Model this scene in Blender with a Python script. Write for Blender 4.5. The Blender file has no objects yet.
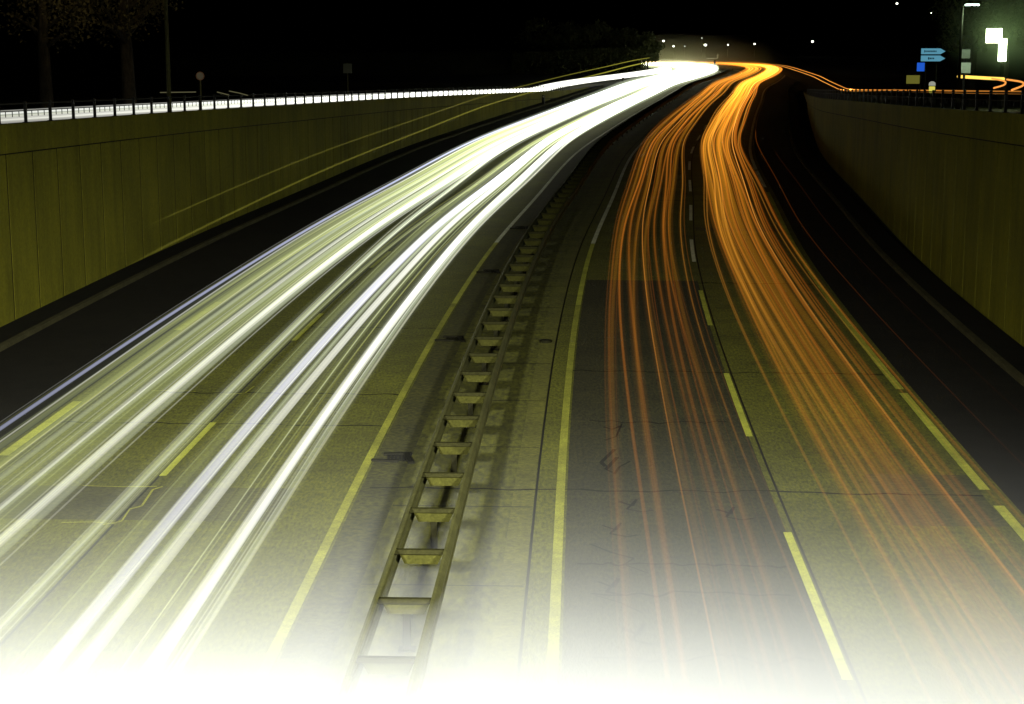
import bpy, bmesh, math, random
from mathutils import Vector
R = math.radians
rnd = random.Random(11)
sc = bpy.context.scene
COL = sc.collection

# ------------------------------------------------------------------ camera
F_PX, CAM_H = 1695.0, 7.86
cd = bpy.data.cameras.new('camera')
cam = bpy.data.objects.new('camera', cd); COL.objects.link(cam)
cam.location = (0, 0, CAM_H)
cam.rotation_euler = (R(90) - math.atan(326 / F_PX), 0, 0)
cd.sensor_width = 36.0
cd.lens = 36.0 * F_PX / 1024.0
cd.clip_start = 0.1; cd.clip_end = 4000
sc.camera = cam

# ------------------------------------------------------------------ night sky, moon, exposure
w = bpy.data.worlds.new('World'); sc.world = w; w.use_nodes = True
nt = w.node_tree
bg = nt.nodes['Background']
sky = nt.nodes.new('ShaderNodeTexSky'); sky.sky_type = 'NISHITA'
sky.sun_disc = False
sky.sun_elevation = R(-9); sky.sun_rotation = R(200)
nt.links.new(sky.outputs[0], bg.inputs[0]); bg.inputs[1].default_value = 0.05
sd = bpy.data.lights.new('moon', 'SUN'); sd.energy = 0.004; sd.angle = R(0.5); sd.color = (1, .95, .85)
so = bpy.data.objects.new('moon', sd); COL.objects.link(so)
so.rotation_euler = (R(35), 0, R(-20)); so.location = (0, -40, 60)
sc.view_settings.view_transform = 'Standard'; sc.view_settings.look = 'None'
sc.view_settings.exposure = 0; sc.view_settings.gamma = 1; sc.view_settings.use_curve_mapping = False
cy = sc.cycles
cy.use_denoising = True; cy.denoiser = 'OPENIMAGEDENOISE'
cy.max_bounces = 5; cy.diffuse_bounces = 3; cy.glossy_bounces = 2; cy.volume_bounces = 1
cy.transparent_max_bounces = 256
cy.sample_clamp_indirect = 4.0

# ------------------------------------------------------------------ road alignment
CTRL = [(-1.9, -60), (-1.1, -30), (-.3, 0), (0.5, 20), (1.0, 32), (1.7, 45), (2.8, 60), (4.6, 78), (7.5, 106), (10.9, 130),
        (15.2, 158), (18.6, 179), (25.2, 220), (31, 248), (36.6, 277), (39.4, 295), (40.4, 310), (38.6, 325),
        (32, 336.5), (20, 343), (0, 346), (-40, 345), (-120, 338)]
def catmull(P, step=0.25):
    out = []
    Q = [Vector(P[0]) * 2 - Vector(P[1])] + [Vector(p) for p in P] + [Vector(P[-1]) * 2 - Vector(P[-2])]
    for i in range(1, len(Q) - 2):
        p0, p1, p2, p3 = Q[i - 1:i + 3]
        t0 = 0; t1 = t0 + (p1 - p0).length ** .5; t2 = t1 + (p2 - p1).length ** .5; t3 = t2 + (p3 - p2).length ** .5
        n = max(4, int((p2 - p1).length / step))
        for k in range(n):
            t = t1 + (t2 - t1) * k / n
            a1 = p0 * ((t1 - t) / (t1 - t0)) + p1 * ((t - t0) / (t1 - t0))
            a2 = p1 * ((t2 - t) / (t2 - t1)) + p2 * ((t - t1) / (t2 - t1))
            a3 = p2 * ((t3 - t) / (t3 - t2)) + p3 * ((t - t2) / (t3 - t2))
            b1 = a1 * ((t2 - t) / (t2 - t0)) + a2 * ((t - t0) / (t2 - t0))
            b2 = a2 * ((t3 - t) / (t3 - t1)) + a3 * ((t - t1) / (t3 - t1))
            out.append(b1 * ((t2 - t) / (t2 - t1)) + b2 * ((t - t1) / (t2 - t1)))
    out.append(Q[-2])
    return out
_raw = catmull(CTRL)
# smooth, then resample each half metre; s = 0 at y = 0
for _ in range(60):
    _raw = [_raw[0]] + [(_raw[i - 1] + _raw[i] * 2 + _raw[i + 1]) / 4 for i in range(1, len(_raw) - 1)] + [_raw[-1]]
DS = 0.5
LINE = [_raw[0]]; acc = 0.0
for a, b in zip(_raw, _raw[1:]):
    d = (b - a).length
    while acc + d >= DS:
        t = (DS - acc) / d
        a = a + (b - a) * t; LINE.append(a); d = (b - a).length; acc = 0.0
    acc += d
S0 = -min(range(len(LINE)), key=lambda i: abs(LINE[i].y)) * DS if False else 0
I0 = min(range(200), key=lambda i: abs(LINE[i].y))
SMIN, SMAX = -I0 * DS, (len(LINE) - 2 - I0) * DS
def frame(s):
    f = max(0.0, min(len(LINE) - 2.001, s / DS + I0)); i = int(f); t = f - i
    p = LINE[i] * (1 - t) + LINE[i + 1] * t
    j0, j1 = max(0, i - 3), min(len(LINE) - 1, i + 4)
    tg = (LINE[j1] - LINE[j0]).normalized()
    return p, tg, Vector((tg.y, -tg.x))          # right-hand normal
def P(s, o, z=0.0):
    p, tg, n = frame(s)
    q = p + n * o
    return Vector((q.x, q.y, z))
def heading(s):
    tg = frame(s)[1]
    return math.atan2(tg.y, tg.x) - math.pi / 2
WL, WR = -15.0, 11.1
def w_off(s, side):
    if side < 0: return WL
    t = max(0.0, min(1.0, (s - 40) / 150)); return WR + 1.0 * t * (1.6 - .6 * t)
def soft0(x): return x if x > .6 else (.6 * math.exp((x - .6) / .6) if x > -4 else 0.0)
def ztop_l(s): return soft0(min(6.4, 5.30 - .031 * (s - 44)))
def ztop_r(s): return soft0(min(6.4, 5.80 - .035 * (s - 40)))
def zst_l(s): return max(.03, ztop_l(s) - .62)
def zst_r(s): return max(.03, ztop_r(s) - .30)

def at(x, y, d, z=None):
    """a spot d metres ahead: sideways and up from a measured direction"""
    p = math.atan(326 / F_PX); v = (y - 352) / F_PX
    t = d / (math.cos(p) - v * math.sin(p))
    return (t * (x - 512) / F_PX, d, CAM_H - t * (math.sin(p) + v * math.cos(p)))
# ------------------------------------------------------------------ helpers
def link(name, me, mat, parent=None):
    o = bpy.data.objects.new(name, me); COL.objects.link(o)
    if mat is not None and not me.materials: me.materials.append(mat)
    if parent is not None: o.parent = parent
    return o
class MB:
    def __init__(s): s.v = []; s.f = []
    def quad(s, a, b, c, d):
        n = len(s.v); s.v += [tuple(a), tuple(b), tuple(c), tuple(d)]; s.f.append((n, n + 1, n + 2, n + 3))
    def hexa(s, q):                                   # 8 corners: bottom 4, top 4
        n = len(s.v); s.v += [tuple(p) for p in q]
        for f in ((0, 3, 2, 1), (4, 5, 6, 7), (0, 1, 5, 4), (1, 2, 6, 5), (2, 3, 7, 6), (3, 0, 4, 7)):
            s.f.append(tuple(n + k for k in f))
    def box(s, c, size, rz=0.0, rx=0.0):
        hx, hy, hz = (k / 2 for k in size); cs, sn = math.cos(rz), math.sin(rz); cx, sx = math.cos(rx), math.sin(rx)
        q = []
        for z in (-hz, hz):
            for x, y in ((-hx, -hy), (hx, -hy), (hx, hy), (-hx, hy)):
                y2, z2 = y * cx - z * sx, y * sx + z * cx
                q.append((c[0] + x * cs - y2 * sn, c[1] + x * sn + y2 * cs, c[2] + z2))
        s.hexa(q)
    def tube(s, pts, rad, n=8, cap=True, squash=1.0):
        pts = [Vector(p) for p in pts]; base = len(s.v); m = len(pts)
        for i, p in enumerate(pts):
            r = rad[i] if isinstance(rad, (list, tuple)) else rad
            t = (pts[min(m - 1, i + 1)] - pts[max(0, i - 1)]).normalized()
            up = Vector((0, 0, 1)) if abs(t.z) < .95 else Vector((1, 0, 0))
            a = t.cross(up).normalized(); b = a.cross(t).normalized()
            for k in range(n):
                th = 2 * math.pi * k / n
                s.v.append(tuple(p + a * (r * math.cos(th)) + b * (r * squash * math.sin(th))))
        for i in range(m - 1):
            for k in range(n):
                k2 = (k + 1) % n
                s.f.append((base + i * n + k, base + i * n + k2, base + (i + 1) * n + k2, base + (i + 1) * n + k))
        if cap:
            s.f.append(tuple(base + k for k in reversed(range(n))))
            s.f.append(tuple(base + (m - 1) * n + k for k in range(n)))
    def extrude(s, prof, ss, zf=lambda s_: 0.0, closed=False):   # profile of (offset, z) swept along the road
        base = len(s.v); n = len(prof)
        for x in ss:
            for o, z in prof: s.v.append(tuple(P(x, o, z + zf(x))))
        for i in range(len(ss) - 1):
            for k in range(n if closed else n - 1):
                k2 = (k + 1) % n
                s.f.append((base + i * n + k, base + i * n + k2, base + (i + 1) * n + k2, base + (i + 1) * n + k))
        if closed:
            s.f.append(tuple(base + k for k in range(n)))
            s.f.append(tuple(base + (len(ss) - 1) * n + k for k in reversed(range(n))))
    def build(s, name, mat, parent=None, smooth=False, bevel=0.0):
        me = bpy.data.meshes.new(name); me.from_pydata(s.v, [], s.f); me.validate()
        bm = bmesh.new(); bm.from_mesh(me); bmesh.ops.recalc_face_normals(bm, faces=bm.faces)
        if bevel: bmesh.ops.bevel(bm, geom=bm.edges[:], offset=bevel, segments=2, affect='EDGES', profile=.6)
        bm.to_mesh(me); bm.free()
        if smooth:
            for p in me.polygons: p.use_smooth = True
        return link(name, me, mat, parent)
def local(o, loc):
    """move the mesh so that the object's origin is at loc"""
    for v in o.data.vertices: v.co -= Vector(loc)
    o.location = loc
    return o
def rng(a, b, step):
    n = max(1, int(round((b - a) / step)))
    return [a + (b - a) * i / n for i in range(n + 1)]
def tag(o, label, cat, group=None):
    o['label'] = label; o['category'] = cat
    if group: o['group'] = group
    return o
def struct(o): o['kind'] = 'structure'; return o
def thing(name, label, cat, loc=(0, 0, 0), rz=0.0, group=None):
    o = bpy.data.objects.new(name, None); COL.objects.link(o)
    o.location = loc; o.rotation_euler = (0, 0, rz); o.empty_display_size = .2
    return tag(o, label, cat, group)
def strip(name, mat, o0, o1, s0, s1, z=0.0, step=2.0, parent=None, zf=lambda s: 0.0):
    m = MB(); m.extrude([(o0, z), (o1, z)], rng(s0, s1, step), zf)
    return m.build(name, mat, parent)

# ------------------------------------------------------------------ materials
def newmat(name):
    m = bpy.data.materials.new(name); m.use_nodes = True
    b = m.node_tree.nodes['Principled BSDF']
    return m, m.node_tree, b
def noise(nt, scale, detail=4, rough=.6, stretch=None, dist=0.0):
    tc = nt.nodes.new('ShaderNodeTexCoord'); src = tc.outputs['Object']
    if stretch:
        mp = nt.nodes.new('ShaderNodeMapping'); mp.inputs['Scale'].default_value = stretch
        nt.links.new(src, mp.inputs[0]); src = mp.outputs[0]
    n = nt.nodes.new('ShaderNodeTexNoise'); n.inputs['Scale'].default_value = scale
    n.inputs['Detail'].default_value = detail; n.inputs['Roughness'].default_value = rough; n.inputs['Distortion'].default_value = dist
    nt.links.new(src, n.inputs['Vector'])
    return n.outputs['Fac']
def ramp(nt, fac, stops):
    r = nt.nodes.new('ShaderNodeValToRGB'); e = r.color_ramp.elements
    while len(e) < len(stops): e.new(.5)
    for el, (p, c) in zip(e, stops):
        el.position = p; el.color = (*c, 1) if len(c) == 3 else c
    nt.links.new(fac, r.inputs[0]); return r.outputs['Color']
def mul(nt, a, b, fac=1.0, mode='MULTIPLY'):
    m = nt.nodes.new('ShaderNodeMix'); m.data_type = 'RGBA'; m.blend_type = mode; m.inputs[0].default_value = fac
    nt.links.new(a, m.inputs[6])
    if isinstance(b, tuple): m.inputs[7].default_value = (*b, 1)
    else: nt.links.new(b, m.inputs[7])
    return m.outputs[2]
def bump(nt, b, fac, strength, dist=.02):
    n = nt.nodes.new('ShaderNodeBump'); n.inputs['Strength'].default_value = strength; n.inputs['Distance'].default_value = dist
    nt.links.new(fac, n.inputs['Height']); nt.links.new(n.outputs[0], b.inputs['Normal'])
def surface(name, col, rough=.85, big=(.6, 3.0), fine=60.0, fine_amt=(.72, 1.25), bumps=.4, spec=.3, stretch=None, metal=0.0):
    m, nt, b = newmat(name)
    lo, hi = .72, 1.2
    c1 = ramp(nt, noise(nt, big[0], 5, .62), [(.3, tuple(k * lo for k in col)), (.7, tuple(k * hi for k in col))])
    f2 = noise(nt, fine, 3, .65, stretch)
    c2 = ramp(nt, f2, [(.32, (fine_amt[0],) * 3), (.68, (fine_amt[1],) * 3)])
    c = mul(nt, c1, c2)
    c3 = ramp(nt, noise(nt, big[1], 6, .7, None, .6), [(.36, (.8,) * 3), (.6, (1.06,) * 3)])
    c = mul(nt, c, c3)
    nt.links.new(c, b.inputs['Base Color'])
    b.inputs['Roughness'].default_value = rough; b.inputs['Specular IOR Level'].default_value = spec
    b.inputs['Metallic'].default_value = metal
    if bumps: bump(nt, b, f2, bumps)
    return m
OL = (1.0, .97, .34)            # sodium light's yellow, put into the concrete and asphalt colours
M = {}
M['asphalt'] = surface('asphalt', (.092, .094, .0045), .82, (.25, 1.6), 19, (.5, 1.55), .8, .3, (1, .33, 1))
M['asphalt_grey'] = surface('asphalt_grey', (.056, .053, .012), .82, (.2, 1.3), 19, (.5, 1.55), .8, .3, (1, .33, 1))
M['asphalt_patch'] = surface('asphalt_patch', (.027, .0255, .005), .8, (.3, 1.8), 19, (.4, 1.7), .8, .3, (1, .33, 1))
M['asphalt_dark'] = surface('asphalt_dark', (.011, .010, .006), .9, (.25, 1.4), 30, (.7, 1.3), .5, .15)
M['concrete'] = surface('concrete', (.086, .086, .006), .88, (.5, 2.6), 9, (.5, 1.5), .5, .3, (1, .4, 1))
M['gutter'] = surface('gutter', (.050, .049, .005), .85, (.9, 4.0), 9, (.3, 1.7), .5)
M['kerb'] = surface('kerb', (.075, .068, .030), .9, (.8, 3.0), 30, (.75, 1.25), .3, .15)
M['paint'] = surface('road_paint', (.46, .48, .05), .75, (.8, 5.0), 42, (.62, 1.1), .3)
M['paint_lit_far'] = surface('far_lit_road_paint', (.74, .77, .52), .7, (.8, 5.0), 30, (.75, 1.08), .3)  # far lines: light falling there is put into a paler paint colour
M['mend'] = surface('mended_asphalt', (.060, .058, .012), .82, (.3, 1.8), 11, (.55, 1.45), .8)
M['paint_worn'] = surface('worn_road_paint', (.31, .315, .03), .8, (.8, 5.0), 42, (.5, 1.15), .3)
M['tar'] = surface('tar', (.010, .0095, .004), .75, (1, 4), 20, (.7, 1.2), .2, .08)
M['earth'] = surface('earth', (.03, .032, .015), .95, (.05, .4), 6, (.7, 1.3), .4)
M['galv'] = surface('galvanised_steel', (.095, .094, .028), .6, (.7, 3.0), 22, (.75, 1.2), .15, .4, None, .25)
M['bar'] = surface('dull_steel_bar', (.028, .027, .008), .8, (.9, 4.0), 24, (.7, 1.2), .15, .06)
M['plate'] = surface('spacer_plate', (.048, .047, .009), .8, (.9, 4.0), 24, (.7, 1.2), .15, .06)
M['steel_dark'] = surface('dark_steel', (.012, .0115, .004), .7, (1, 4), 20, (.8, 1.2), .1, .06)
M['rail_dark'] = surface('dark_railing_paint', (.012, .012, .011), .55, (1, 4), 20, (.8, 1.2), .1)
M['bark'] = surface('bark', (.05, .04, .025), .95, (1, 6), 14, (.6, 1.3), .8, .2, (1, 1, .25))
def wall_mat():
    m, nt, b = newmat('wall_concrete')
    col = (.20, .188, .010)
    c1 = ramp(nt, noise(nt, .22, 5, .6), [(.3, tuple(k * .75 for k in col)), (.7, tuple(k * 1.2 for k in col))])
    st = noise(nt, 1.6, 6, .65, (1, 1, .12))
    c2 = ramp(nt, st, [(.32, (.74, .74, .7)), (.60, (1.1, 1.1, 1.1))])
    f = noise(nt, 9, 6, .8)
    c3 = ramp(nt, f, [(.3, (.7,) * 3), (.7, (1.25,) * 3)])
    c = mul(nt, mul(nt, c1, c2), c3)
    nt.links.new(c, b.inputs['Base Color']); b.inputs['Roughness'].default_value = .85
    b.inputs['Specular IOR Level'].default_value = .25
    bump(nt, b, f, .25, .01)
    return m
M['wall'] = wall_mat()
def foliage(name, a, bcol):
    m, nt, b = newmat(name)
    c = ramp(nt, noise(nt, 1.1, 3, .6), [(.3, a), (.7, bcol)])
    nt.links.new(c, b.inputs['Base Color']); b.inputs['Roughness'].default_value = .7
    b.inputs['Specular IOR Level'].default_value = .2
    return m
M['leaf'] = foliage('leaves', (.035, .05, .016), (.085, .09, .03))
M['leaf2'] = foliage('dry_leaves', (.05, .042, .018), (.09, .075, .03))
def plain(name, col, rough=.5, metal=0.0):
    m, nt, b = newmat(name)
    c = ramp(nt, noise(nt, 5, 3), [(.3, tuple(k * .88 for k in col)), (.7, tuple(min(1, k * 1.06) for k in col))])
    nt.links.new(c, b.inputs['Base Color']); b.inputs['Roughness'].default_value = rough; b.inputs['Metallic'].default_value = metal
    return m
def emit(name, col, st):
    m = bpy.data.materials.new(name); m.use_nodes = True; n = m.node_tree; n.nodes.clear()
    e = n.nodes.new('ShaderNodeEmission'); e.inputs[0].default_value = (*col, 1); e.inputs[1].default_value = st
    o = n.nodes.new('ShaderNodeOutputMaterial'); n.links.new(e.outputs[0], o.inputs['Surface'])
    return m
def glow(name, col, st):
    """light given off along the path of a moving lamp: an emitting volume, nothing else"""
    m = bpy.data.materials.new(name); m.use_nodes = True; n = m.node_tree; n.nodes.clear()
    e = n.nodes.new('ShaderNodeEmission'); e.inputs[0].default_value = (*col, 1); e.inputs[1].default_value = st
    o = n.nodes.new('ShaderNodeOutputMaterial'); n.links.new(e.outputs[0], o.inputs['Volume'])
    m.cycles.homogeneous_volume = True
    return m

# ------------------------------------------------------------------ ground and roads
far = 1500
g = MB(); g.quad((-far, -far, -.09), (far, -far, -.09), (far, far, -.09), (-far, far, -.09))
struct(g.build('ground', M['earth']))
SA, SB = -20, 430
m = MB(); m.extrude([(-70, -.5), (-70, 0), (-26, 0), (-15.2, 0)], rng(SA, 235, 3), zst_l)
struct(m.build('street_beside_left_wall', M['asphalt_grey']))
m = MB(); m.extrude([(12.2, 0), (19.5, 0), (70, 0), (70, -.5)], rng(SA, 262, 3), zst_r)
struct(m.build('street_beside_right_wall', M['asphalt_grey']))
def slip_c(s):                          # the slip road's centre line offset
    t = max(0, min(1, (s - 215) / 95)); t = t * t * (3 - 2 * t)
    return 14.6 + 1.8 * math.exp(-((s - 190) / 30) ** 2) + (8.0 - 14.6) * t
m = MB(); ss = rng(215, 330, 2)
m.v = [tuple(P(x, slip_c(x) + k, .034)) for x in ss for k in (-2.2, 2.4)]
m.f = [(2 * i, 2 * i + 1, 2 * i + 3, 2 * i + 2) for i in range(len(ss) - 1)]
struct(m.build('slip_road', M['asphalt_grey']))

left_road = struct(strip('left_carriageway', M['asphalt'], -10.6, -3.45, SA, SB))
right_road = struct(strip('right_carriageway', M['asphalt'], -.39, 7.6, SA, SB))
struct(strip('left_shoulder', M['asphalt_dark'], -14.0, -10.6, SA, SB, 0, 2))
struct(strip('right_shoulder', M['asphalt_dark'], 7.6, 10.1, SA, SB, 0, 2))
struct(strip('median_gutter', M['gutter'], -3.45, -2.8, SA, SB, 0.0))
struct(strip('median_strip', M['concrete'], -2.8, -.43, SA, SB, 0.004))
struct(strip('median_edging', surface('edging_concrete', (.11, .108, .012), .88, (.5, 2.6), 12, (.6, 1.3), .4), -.80, -.44, SA, SB, 0.008))
struct(strip('median_seam', M['tar'], -.43, -.39, SA, SB, 0.0))
# joints cut across the median slabs
m = MB()
for k in range(0, 70):
    s = 15 + k * 4.06
    m.extrude([(-2.78, .012), (-.46, .012)], [s, s + .035])
struct(m.build('slab_joint', M['tar']))
# raised kerbs along both walls
for nm, a, b, zf in (('left_kerb', -15.0, -14.0, 1), ('right_kerb', 10.1, 11.1, 1)):
    m = MB(); edge = b if b < 0 else a
    e1, e2 = (b - .16, b) if b < 0 else (a, a + .16)
    m.extrude([(e1, -.02), (e1, .125), (e2, .125), (e2, -.02)], rng(SA, 225, 2), closed=True)
    struct(m.build(nm, M['kerb']))
    m = MB()
    if b < 0: m.extrude([(a, .11), (e1, .11)], rng(SA, 225, 2))
    else: m.extrude([(e2, .11), (b, .11)], rng(SA, 225, 2))
    struct(m.build(nm.replace('kerb', 'verge'), M['asphalt_dark']))
# patches of another asphalt, cracks sealed with tar
def patch(name, mat, o0, o1, s0, s1, z=.004): return struct(strip(name, mat, o0, o1, s0, s1, z, 1.0))
patch('asphalt_patch', M['asphalt_patch'], .12, 3.60, -5, 53.0)
patch('asphalt_patch', M['mend'], -10.0, -4.6, 26.2, 28.2)
patch('asphalt_patch', M['mend'], 5.4, 7.2, 26.4, 29.6)
patch('asphalt_patch', M['mend'], 3.8, 7.2, 66.5, 67.6)
def tar_line(pts, wd=.035, z=.008, mat=None, name='tar_seal'):
    m = MB()
    for (s0, o0), (s1, o1) in zip(pts, pts[1:]):
        a, b = P(s0, o0, z), P(s1, o1, z); t = (b - a).normalized(); n = Vector((-t.y, t.x, 0)) * wd * rnd.uniform(.6, 1.3)
        m.quad(a - n, b - n, b + n, a + n)
    return struct(m.build(name, mat or M['tar']))
def wiggle(s, o0, o1, n=14, amp=.05):
    return [(s + rnd.uniform(-amp, amp), o0 + (o1 - o0) * i / n) for i in range(n + 1)]
for s, o0, o1, wd in ((28.3, -3.3, 7.2, .022), (38.6, 0, 7.2, .02), (52.6, 3.6, 7.3, .03), (24.2, 0.3, 3.4, .02), (32.9, -10.2, -3.6, .018),
                      (78, 0.1, 7.2, .03), (35.8, -8.8, -3.6, .02), (44, -7, -3.6, .02)):
    tar_line(wiggle(s, o0, o1, 26, .09), wd * 1.5)
tar_line([(33.0, .78), (32.8, .95), (33.1, 1.12)], .03)
tar_line([(33.3, 1.15), (32.2, 1.02), (31.9, .8)], .03)
tar_line([(31.2, .98), (30.2, .72), (29.9, .8)], .035)
tar_line([(30.6, 1.02), (29.7, .80), (29.5, .92)], .03)
tar_line([(30.3, 1.25), (29.9, 1.05), (29.4, .95)], .022)
tar_line([(25.2, .5), (24.8, .8), (24.5, 1.15), (24.2, 1.0), (23.8, 1.35)], .022)
tar_line([(22.8, .55), (22.5, .9), (22.1, 1.2)], .02)
for s in (20.4, 22.9, 33.5): tar_line(wiggle(s, .5, 3.3, 12, .15), .026)
for s, o in ((27.6, 1.0), (26.2, .7), (23.4, .6), (21.5, .9), (27.2, 2.6)):
    tar_line([(s, o), (s - .25, o + .22), (s + .15, o + .3), (s - .45, o + .12), (s - .6, o + .38), (s - .5, o + .55)], .026)
# lane joint beside the dashes
struct(strip('lane_joint', M['tar'], 3.71, 3.75, 10, 300, .004))
struct(strip('lane_joint', M['tar'], -7.16, -7.12, 10, 180, .004))

# painted lines: children of the carriageway they are painted on
for mt_, a, b in ((M['paint_worn'], 8, 48), (M['paint'], 48.02, 62), (M['paint_lit_far'], 62.02, 420)):
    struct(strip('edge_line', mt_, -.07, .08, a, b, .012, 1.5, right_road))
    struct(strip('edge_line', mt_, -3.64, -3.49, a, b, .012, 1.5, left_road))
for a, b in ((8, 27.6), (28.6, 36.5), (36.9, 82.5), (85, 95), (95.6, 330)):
    struct(strip('edge_line', M['paint' if a < 80 else 'paint_lit_far'], 7.22, 7.40, a, b, .012, 1.5, right_road))
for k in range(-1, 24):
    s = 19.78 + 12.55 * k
    struct(strip('lane_dash', M['paint' if k < 3 else 'paint_lit_far'], 3.55, 3.68, s, s + 6.15, .012, 1.0, right_road))
for k in range(-1, 22):
    s = 28.9 + 13.1 * k
    struct(strip('lane_dash', M['paint'], -7.14, -7.01, s, s + 4.1, .012, 1.0, left_road))
for k in range(-1, 14):
    s = 30.2 + 13.1 * k
    struct(strip('lane_dash', M['paint'], -10.5, -10.3, s, s + 4.6, .012, 1.0, left_road))
# ragged yellow temporary line by the left lane dash
for pts in ([(25.9, -7.3), (26.1, -7.05), (26.8, -7.1), (27.0, -6.95), (28.0, -7.02), (28.2, -6.9)], [(35.6, -7.4), (35.8, -7.0), (36.5, -6.95)],
            [(28.2, -8.3), (28.15, -7.6), (28.2, -7.0)], [(26.0, -8.0), (26.05, -7.5), (25.95, -7.1)], [(35.9, -9.1), (36.0, -8.5), (35.85, -8.1)]):
    o = tar_line(pts, .022, .012, M['paint_worn'], 'worn_marking'); o.parent = left_road

# ------------------------------------------------------------------ retaining walls with railings
def wall(side, label):
    root = thing('retaining_wall', label, 'wall', P(40, WL if side < 0 else WR, 0))
    inv = root.location.copy()
    zt = ztop_l if side < 0 else ztop_r
    w0 = WL if side < 0 else WR
    end = 216 if side < 0 else 207
    sg = side
    panels, cop, back = MB(), MB(), MB()
    s = -16.0
    while s < end - 1:
        a, b = s + .044, s + 2.0 - .044
        def hx(mb, oa, ob, za, zb, a=a, b=b):
            wa, wb = w_off(a, side), w_off(b, side)
            mb.hexa([P(a, wa + oa, za(a)), P(a, wa + ob, za(a)), P(b, wb + ob, za(b)), P(b, wb + oa, za(b)),
                     P(a, wa + oa, zb(a)), P(a, wa + ob, zb(a)), P(b, wb + ob, zb(b)), P(b, wb + oa, zb(b))])
        if zt(s + 2) > 1.0:
            hx(panels, 0, sg * .12, lambda x: .02, lambda x: zt(x) - .78)
        s += 2.0
    s = -16.0
    while s < end - 1:
        a, b = s + .006, s + 6.0 - .006
        for k in range(3):
            a2, b2 = s + 2 * k + (.006 if k == 0 else 0), s + 2 * k + 2 - (.006 if k == 2 else 0)
            hh = lambda x: max(.04, zt(x) - .74)
            cop.hexa([P(a2, w_off(a2, side) - sg * .03, hh(a2)), P(a2, w_off(a2, side) + sg * .30, hh(a2)), P(b2, w_off(b2, side) + sg * .30, hh(b2)), P(b2, w_off(b2, side) - sg * .03, hh(b2)),
                      P(a2, w_off(a2, side) - sg * .03, zt(a2) + .02), P(a2, w_off(a2, side) + sg * .30, zt(a2) + .02), P(b2, w_off(b2, side) + sg * .30, zt(b2) + .02), P(b2, w_off(b2, side) - sg * .03, zt(b2) + .02)])
        s += 6.0
    ss = rng(-16, end, 2); base = 0
    n = len(ss)
    for x in ss:
        w0 = w_off(x, side)
        for o, z in ((w0 + sg * .012, -.05), (w0 + sg * .29, -.05), (w0 + sg * .29, max(.03, zt(x) - .02)), (w0 + sg * .012, max(.03, zt(x) - .02))):
            back.v.append(tuple(P(x, o, z)))
    for i in range(n - 1):
        for k in range(4):
            k2 = (k + 1) % 4
            back.f.append((4 * i + k, 4 * i + k2, 4 * i + 4 + k2, 4 * i + 4 + k))
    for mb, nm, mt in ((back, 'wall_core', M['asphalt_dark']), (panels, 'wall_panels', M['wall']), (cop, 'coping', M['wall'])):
        o = mb.build(nm, mt, root); o.location = -inv
    return root
wall(-1, 'long olive concrete retaining wall of upright panels left of the white headlight streaks')
wall(1, 'dark concrete retaining wall of upright panels right of the orange streaks and shoulder')

def railing(side, label, s0, s1):
    zt = ztop_l if side < 0 else ztop_r
    o_of = lambda x: w_off(x, side) + side * .14
    root = thing('railing', label, 'railing', P(s0, o_of(s0), zt(s0)))
    inv = root.location.copy()
    hgt = .52
    s = s0; npost = 0
    while s <= s1 and npost < 96:
        m = MB(); p = P(s, o_of(s), zt(s) + .02)
        m.box(p + Vector((0, 0, hgt / 2 + .03)), (.075, .075, hgt + .06), heading(s))
        m.box(p + Vector((0, 0, .008)), (.15, .15, .016), heading(s))
        m.build('post', M['rail_dark'], root).location = -inv
        s += 2.0; npost += 1
    ss = rng(s0, s1, 2)
    for nm, z, r in (('top_rail', hgt, .026), ('middle_rail', hgt * .62, .016)):
        m = MB(); m.tube([P(x, o_of(x), zt(x) + .02 + z) for x in ss], r, 6); m.build(nm, M['rail_dark'], root).location = -inv
    s = s0 + 4; nb = 0
    while nb < 99:
        for k in (1, 2, 3):
            x = s + .5 * k; p = P(x, o_of(x), zt(x) + .02 + hgt * .47)
            m = MB(); m.box(p, (.018, .018, hgt * .30), heading(x)); m.build('baluster', M['rail_dark'], root).location = -inv; nb += 1
        s += 2.0
railing(-1, 'low dark metal railing on the left wall in front of the white street lights streak', 32, 200)
railing(1, 'low dark metal railing on the right wall in front of the dashed orange streak', 32, 192)

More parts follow.
